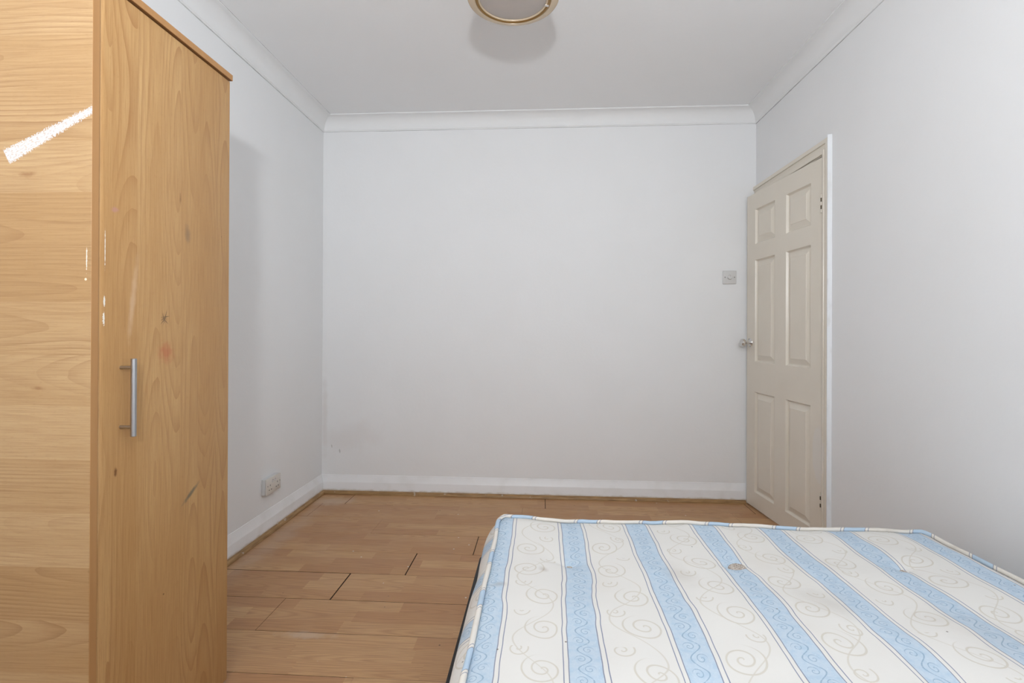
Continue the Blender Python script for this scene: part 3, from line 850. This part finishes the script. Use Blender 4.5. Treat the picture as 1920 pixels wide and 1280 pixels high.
for a, b in zip(grid, grid[1:]):
    for i in range(NX):
        f = bm.faces.new((a[i], a[i + 1], b[i + 1], b[i]))
        for lp in f.loops: lp[uvl].uv = fabric[lp.vert]
put(obj('top_cover', bm, m_tick, smooth=True), mat_root)

# outline of the mattress, shared by border and piping
outline = []
cr = [(MX1 - MR, MY1 - MR, 0), (MX0 + MR, MY1 - MR, PI / 2), (MX0 + MR, MY0 + MR, PI), (MX1 - MR, MY0 + MR, 1.5 * PI)]
for k, (cx, cy, a0) in enumerate(cr):
    for i in range(9):
        a = a0 + i / 8 * PI / 2; outline.append(Vector((cx + MR * math.cos(a), cy + MR * math.sin(a), 0)))
    nx_, ny_, na = cr[(k + 1) % 4]
    p0 = outline[-1]; p1 = Vector((nx_ + MR * math.cos(na), ny_ + MR * math.sin(na), 0))
    n = int((p1 - p0).length / 0.02)
    for i in range(1, n): outline.append(p0.lerp(p1, i / n))
NO = len(outline)
def onorm(i):
    t = outline[(i + 1) % NO] - outline[i - 1]; t.normalize(); return Vector((t.y, -t.x, 0))
# piping
bm = bmesh.new(); rg = []
PR = 0.0065
for i in range(NO):
    n = onorm(i); q = outline[i]
    zc_ = top_z(q.x - n.x * 0.004, q.y - n.y * 0.004) + 0.004
    c_ = q + n * 0.003 + Vector((0, 0, zc_)) + n * 0.003 * mnoise.noise(q * 7)
    rr = PR * (1 + 0.15 * mnoise.noise(q * 14))
    rg.append([bm.verts.new(c_ + n * rr * math.cos(a) + Vector((0, 0, rr * math.sin(a)))) for a in [k * PI / 5 for k in range(10)]])
for i in range(NO):
    A, B = rg[i], rg[(i + 1) % NO]
    for k in range(10): bm.faces.new((A[k], A[(k + 1) % 10], B[(k + 1) % 10], B[k]))
put(obj('piping', bm, m_pipe, smooth=True), mat_root)
# border (side wall), bulging below the piping
bm = bmesh.new(); uvl = bm.loops.layers.uv.new('fabric'); cols_ = []; NB = 12; L_ = 0.0; uvs = {}
for i in range(NO + 1):
    q = outline[i % NO]; n = onorm(i % NO)
    if i: L_ += (outline[i % NO] - outline[i - 1]).length
    zt_ = top_z(q.x - n.x * 0.004, q.y - n.y * 0.004) + 0.002
    colv = []
    for k in range(NB + 1):
        t = k / NB
        bulge = 0.046 * math.sin(min(t * 1.45, 1.0) * PI / 2) ** 0.8 - 0.012 * max(0, t - 0.75) / 0.25
        bulge += 0.005 * mnoise.noise(Vector((q.x * 6, q.y * 6, t * 2))) * math.sin(t * PI)
        z = zt_ * (1 - t) + (BZ1 + 0.001) * t
        v = bm.verts.new(q + n * bulge + Vector((0, 0, z))) if i < NO else cols_[0][k]
        colv.append(v); uvs[(i, k)] = (L_ + 0.05 + 0.06 * t, z * 1.0 + 0.3)
    cols_.append(colv)
for i in range(NO):
    for k in range(NB):
        f = bm.faces.new((cols_[i][k], cols_[i][k + 1], cols_[i + 1][k + 1], cols_[i + 1][k]))
        for lp, key in zip(f.loops, ((i, k), (i, k + 1), (i + 1, k + 1), (i + 1, k))): lp[uvl].uv = uvs[key]
bm.faces.new([c_[NB] for c_ in cols_[:NO]])
me_o = put(obj('border', bm, m_tick, smooth=True), mat_root)
# tufts: felted discs half sunk in the dimples
for tx, ty in tufts:
    bm = bmesh.new(); big = abs(tx - 0.5235) < 0.02 and ty > 1.3
    rad = 0.027 if big else 0.012
    cz = top_z(tx, ty)
    ctr = bm.verts.new((tx + (0.014 if big else 0), ty, cz + (0.019 if big else 0.0085))); prev = None; N = 22
    for ri, (fr, fz) in enumerate(((0.35, 0.0135), (0.7, 0.011), (1.0, 0.004), (0.8, -0.002))):
        ring_ = []
        for k in range(N):
            a = 2 * PI * k / N; jit = 1 + 0.28 * mnoise.noise(Vector((tx * 9 + math.cos(a) * 2, ty * 9 + math.sin(a) * 2, ri)))
            ring_.append(bm.verts.new((tx + (0.014 if big else 0) + rad * fr * jit * math.cos(a) * 1.15, ty + rad * fr * jit * math.sin(a), cz + fz * (1.3 if big else 0.6) + 0.001 * random.random())))
        for k in range(N):
            if prev is None: bm.faces.new((ctr, ring_[k], ring_[(k + 1) % N]))
            else: bm.faces.new((prev[k], ring_[k], ring_[(k + 1) % N], prev[(k + 1) % N]))
        prev = ring_
    tf = put(obj('tuft', bm, m_tuft), mat_root)
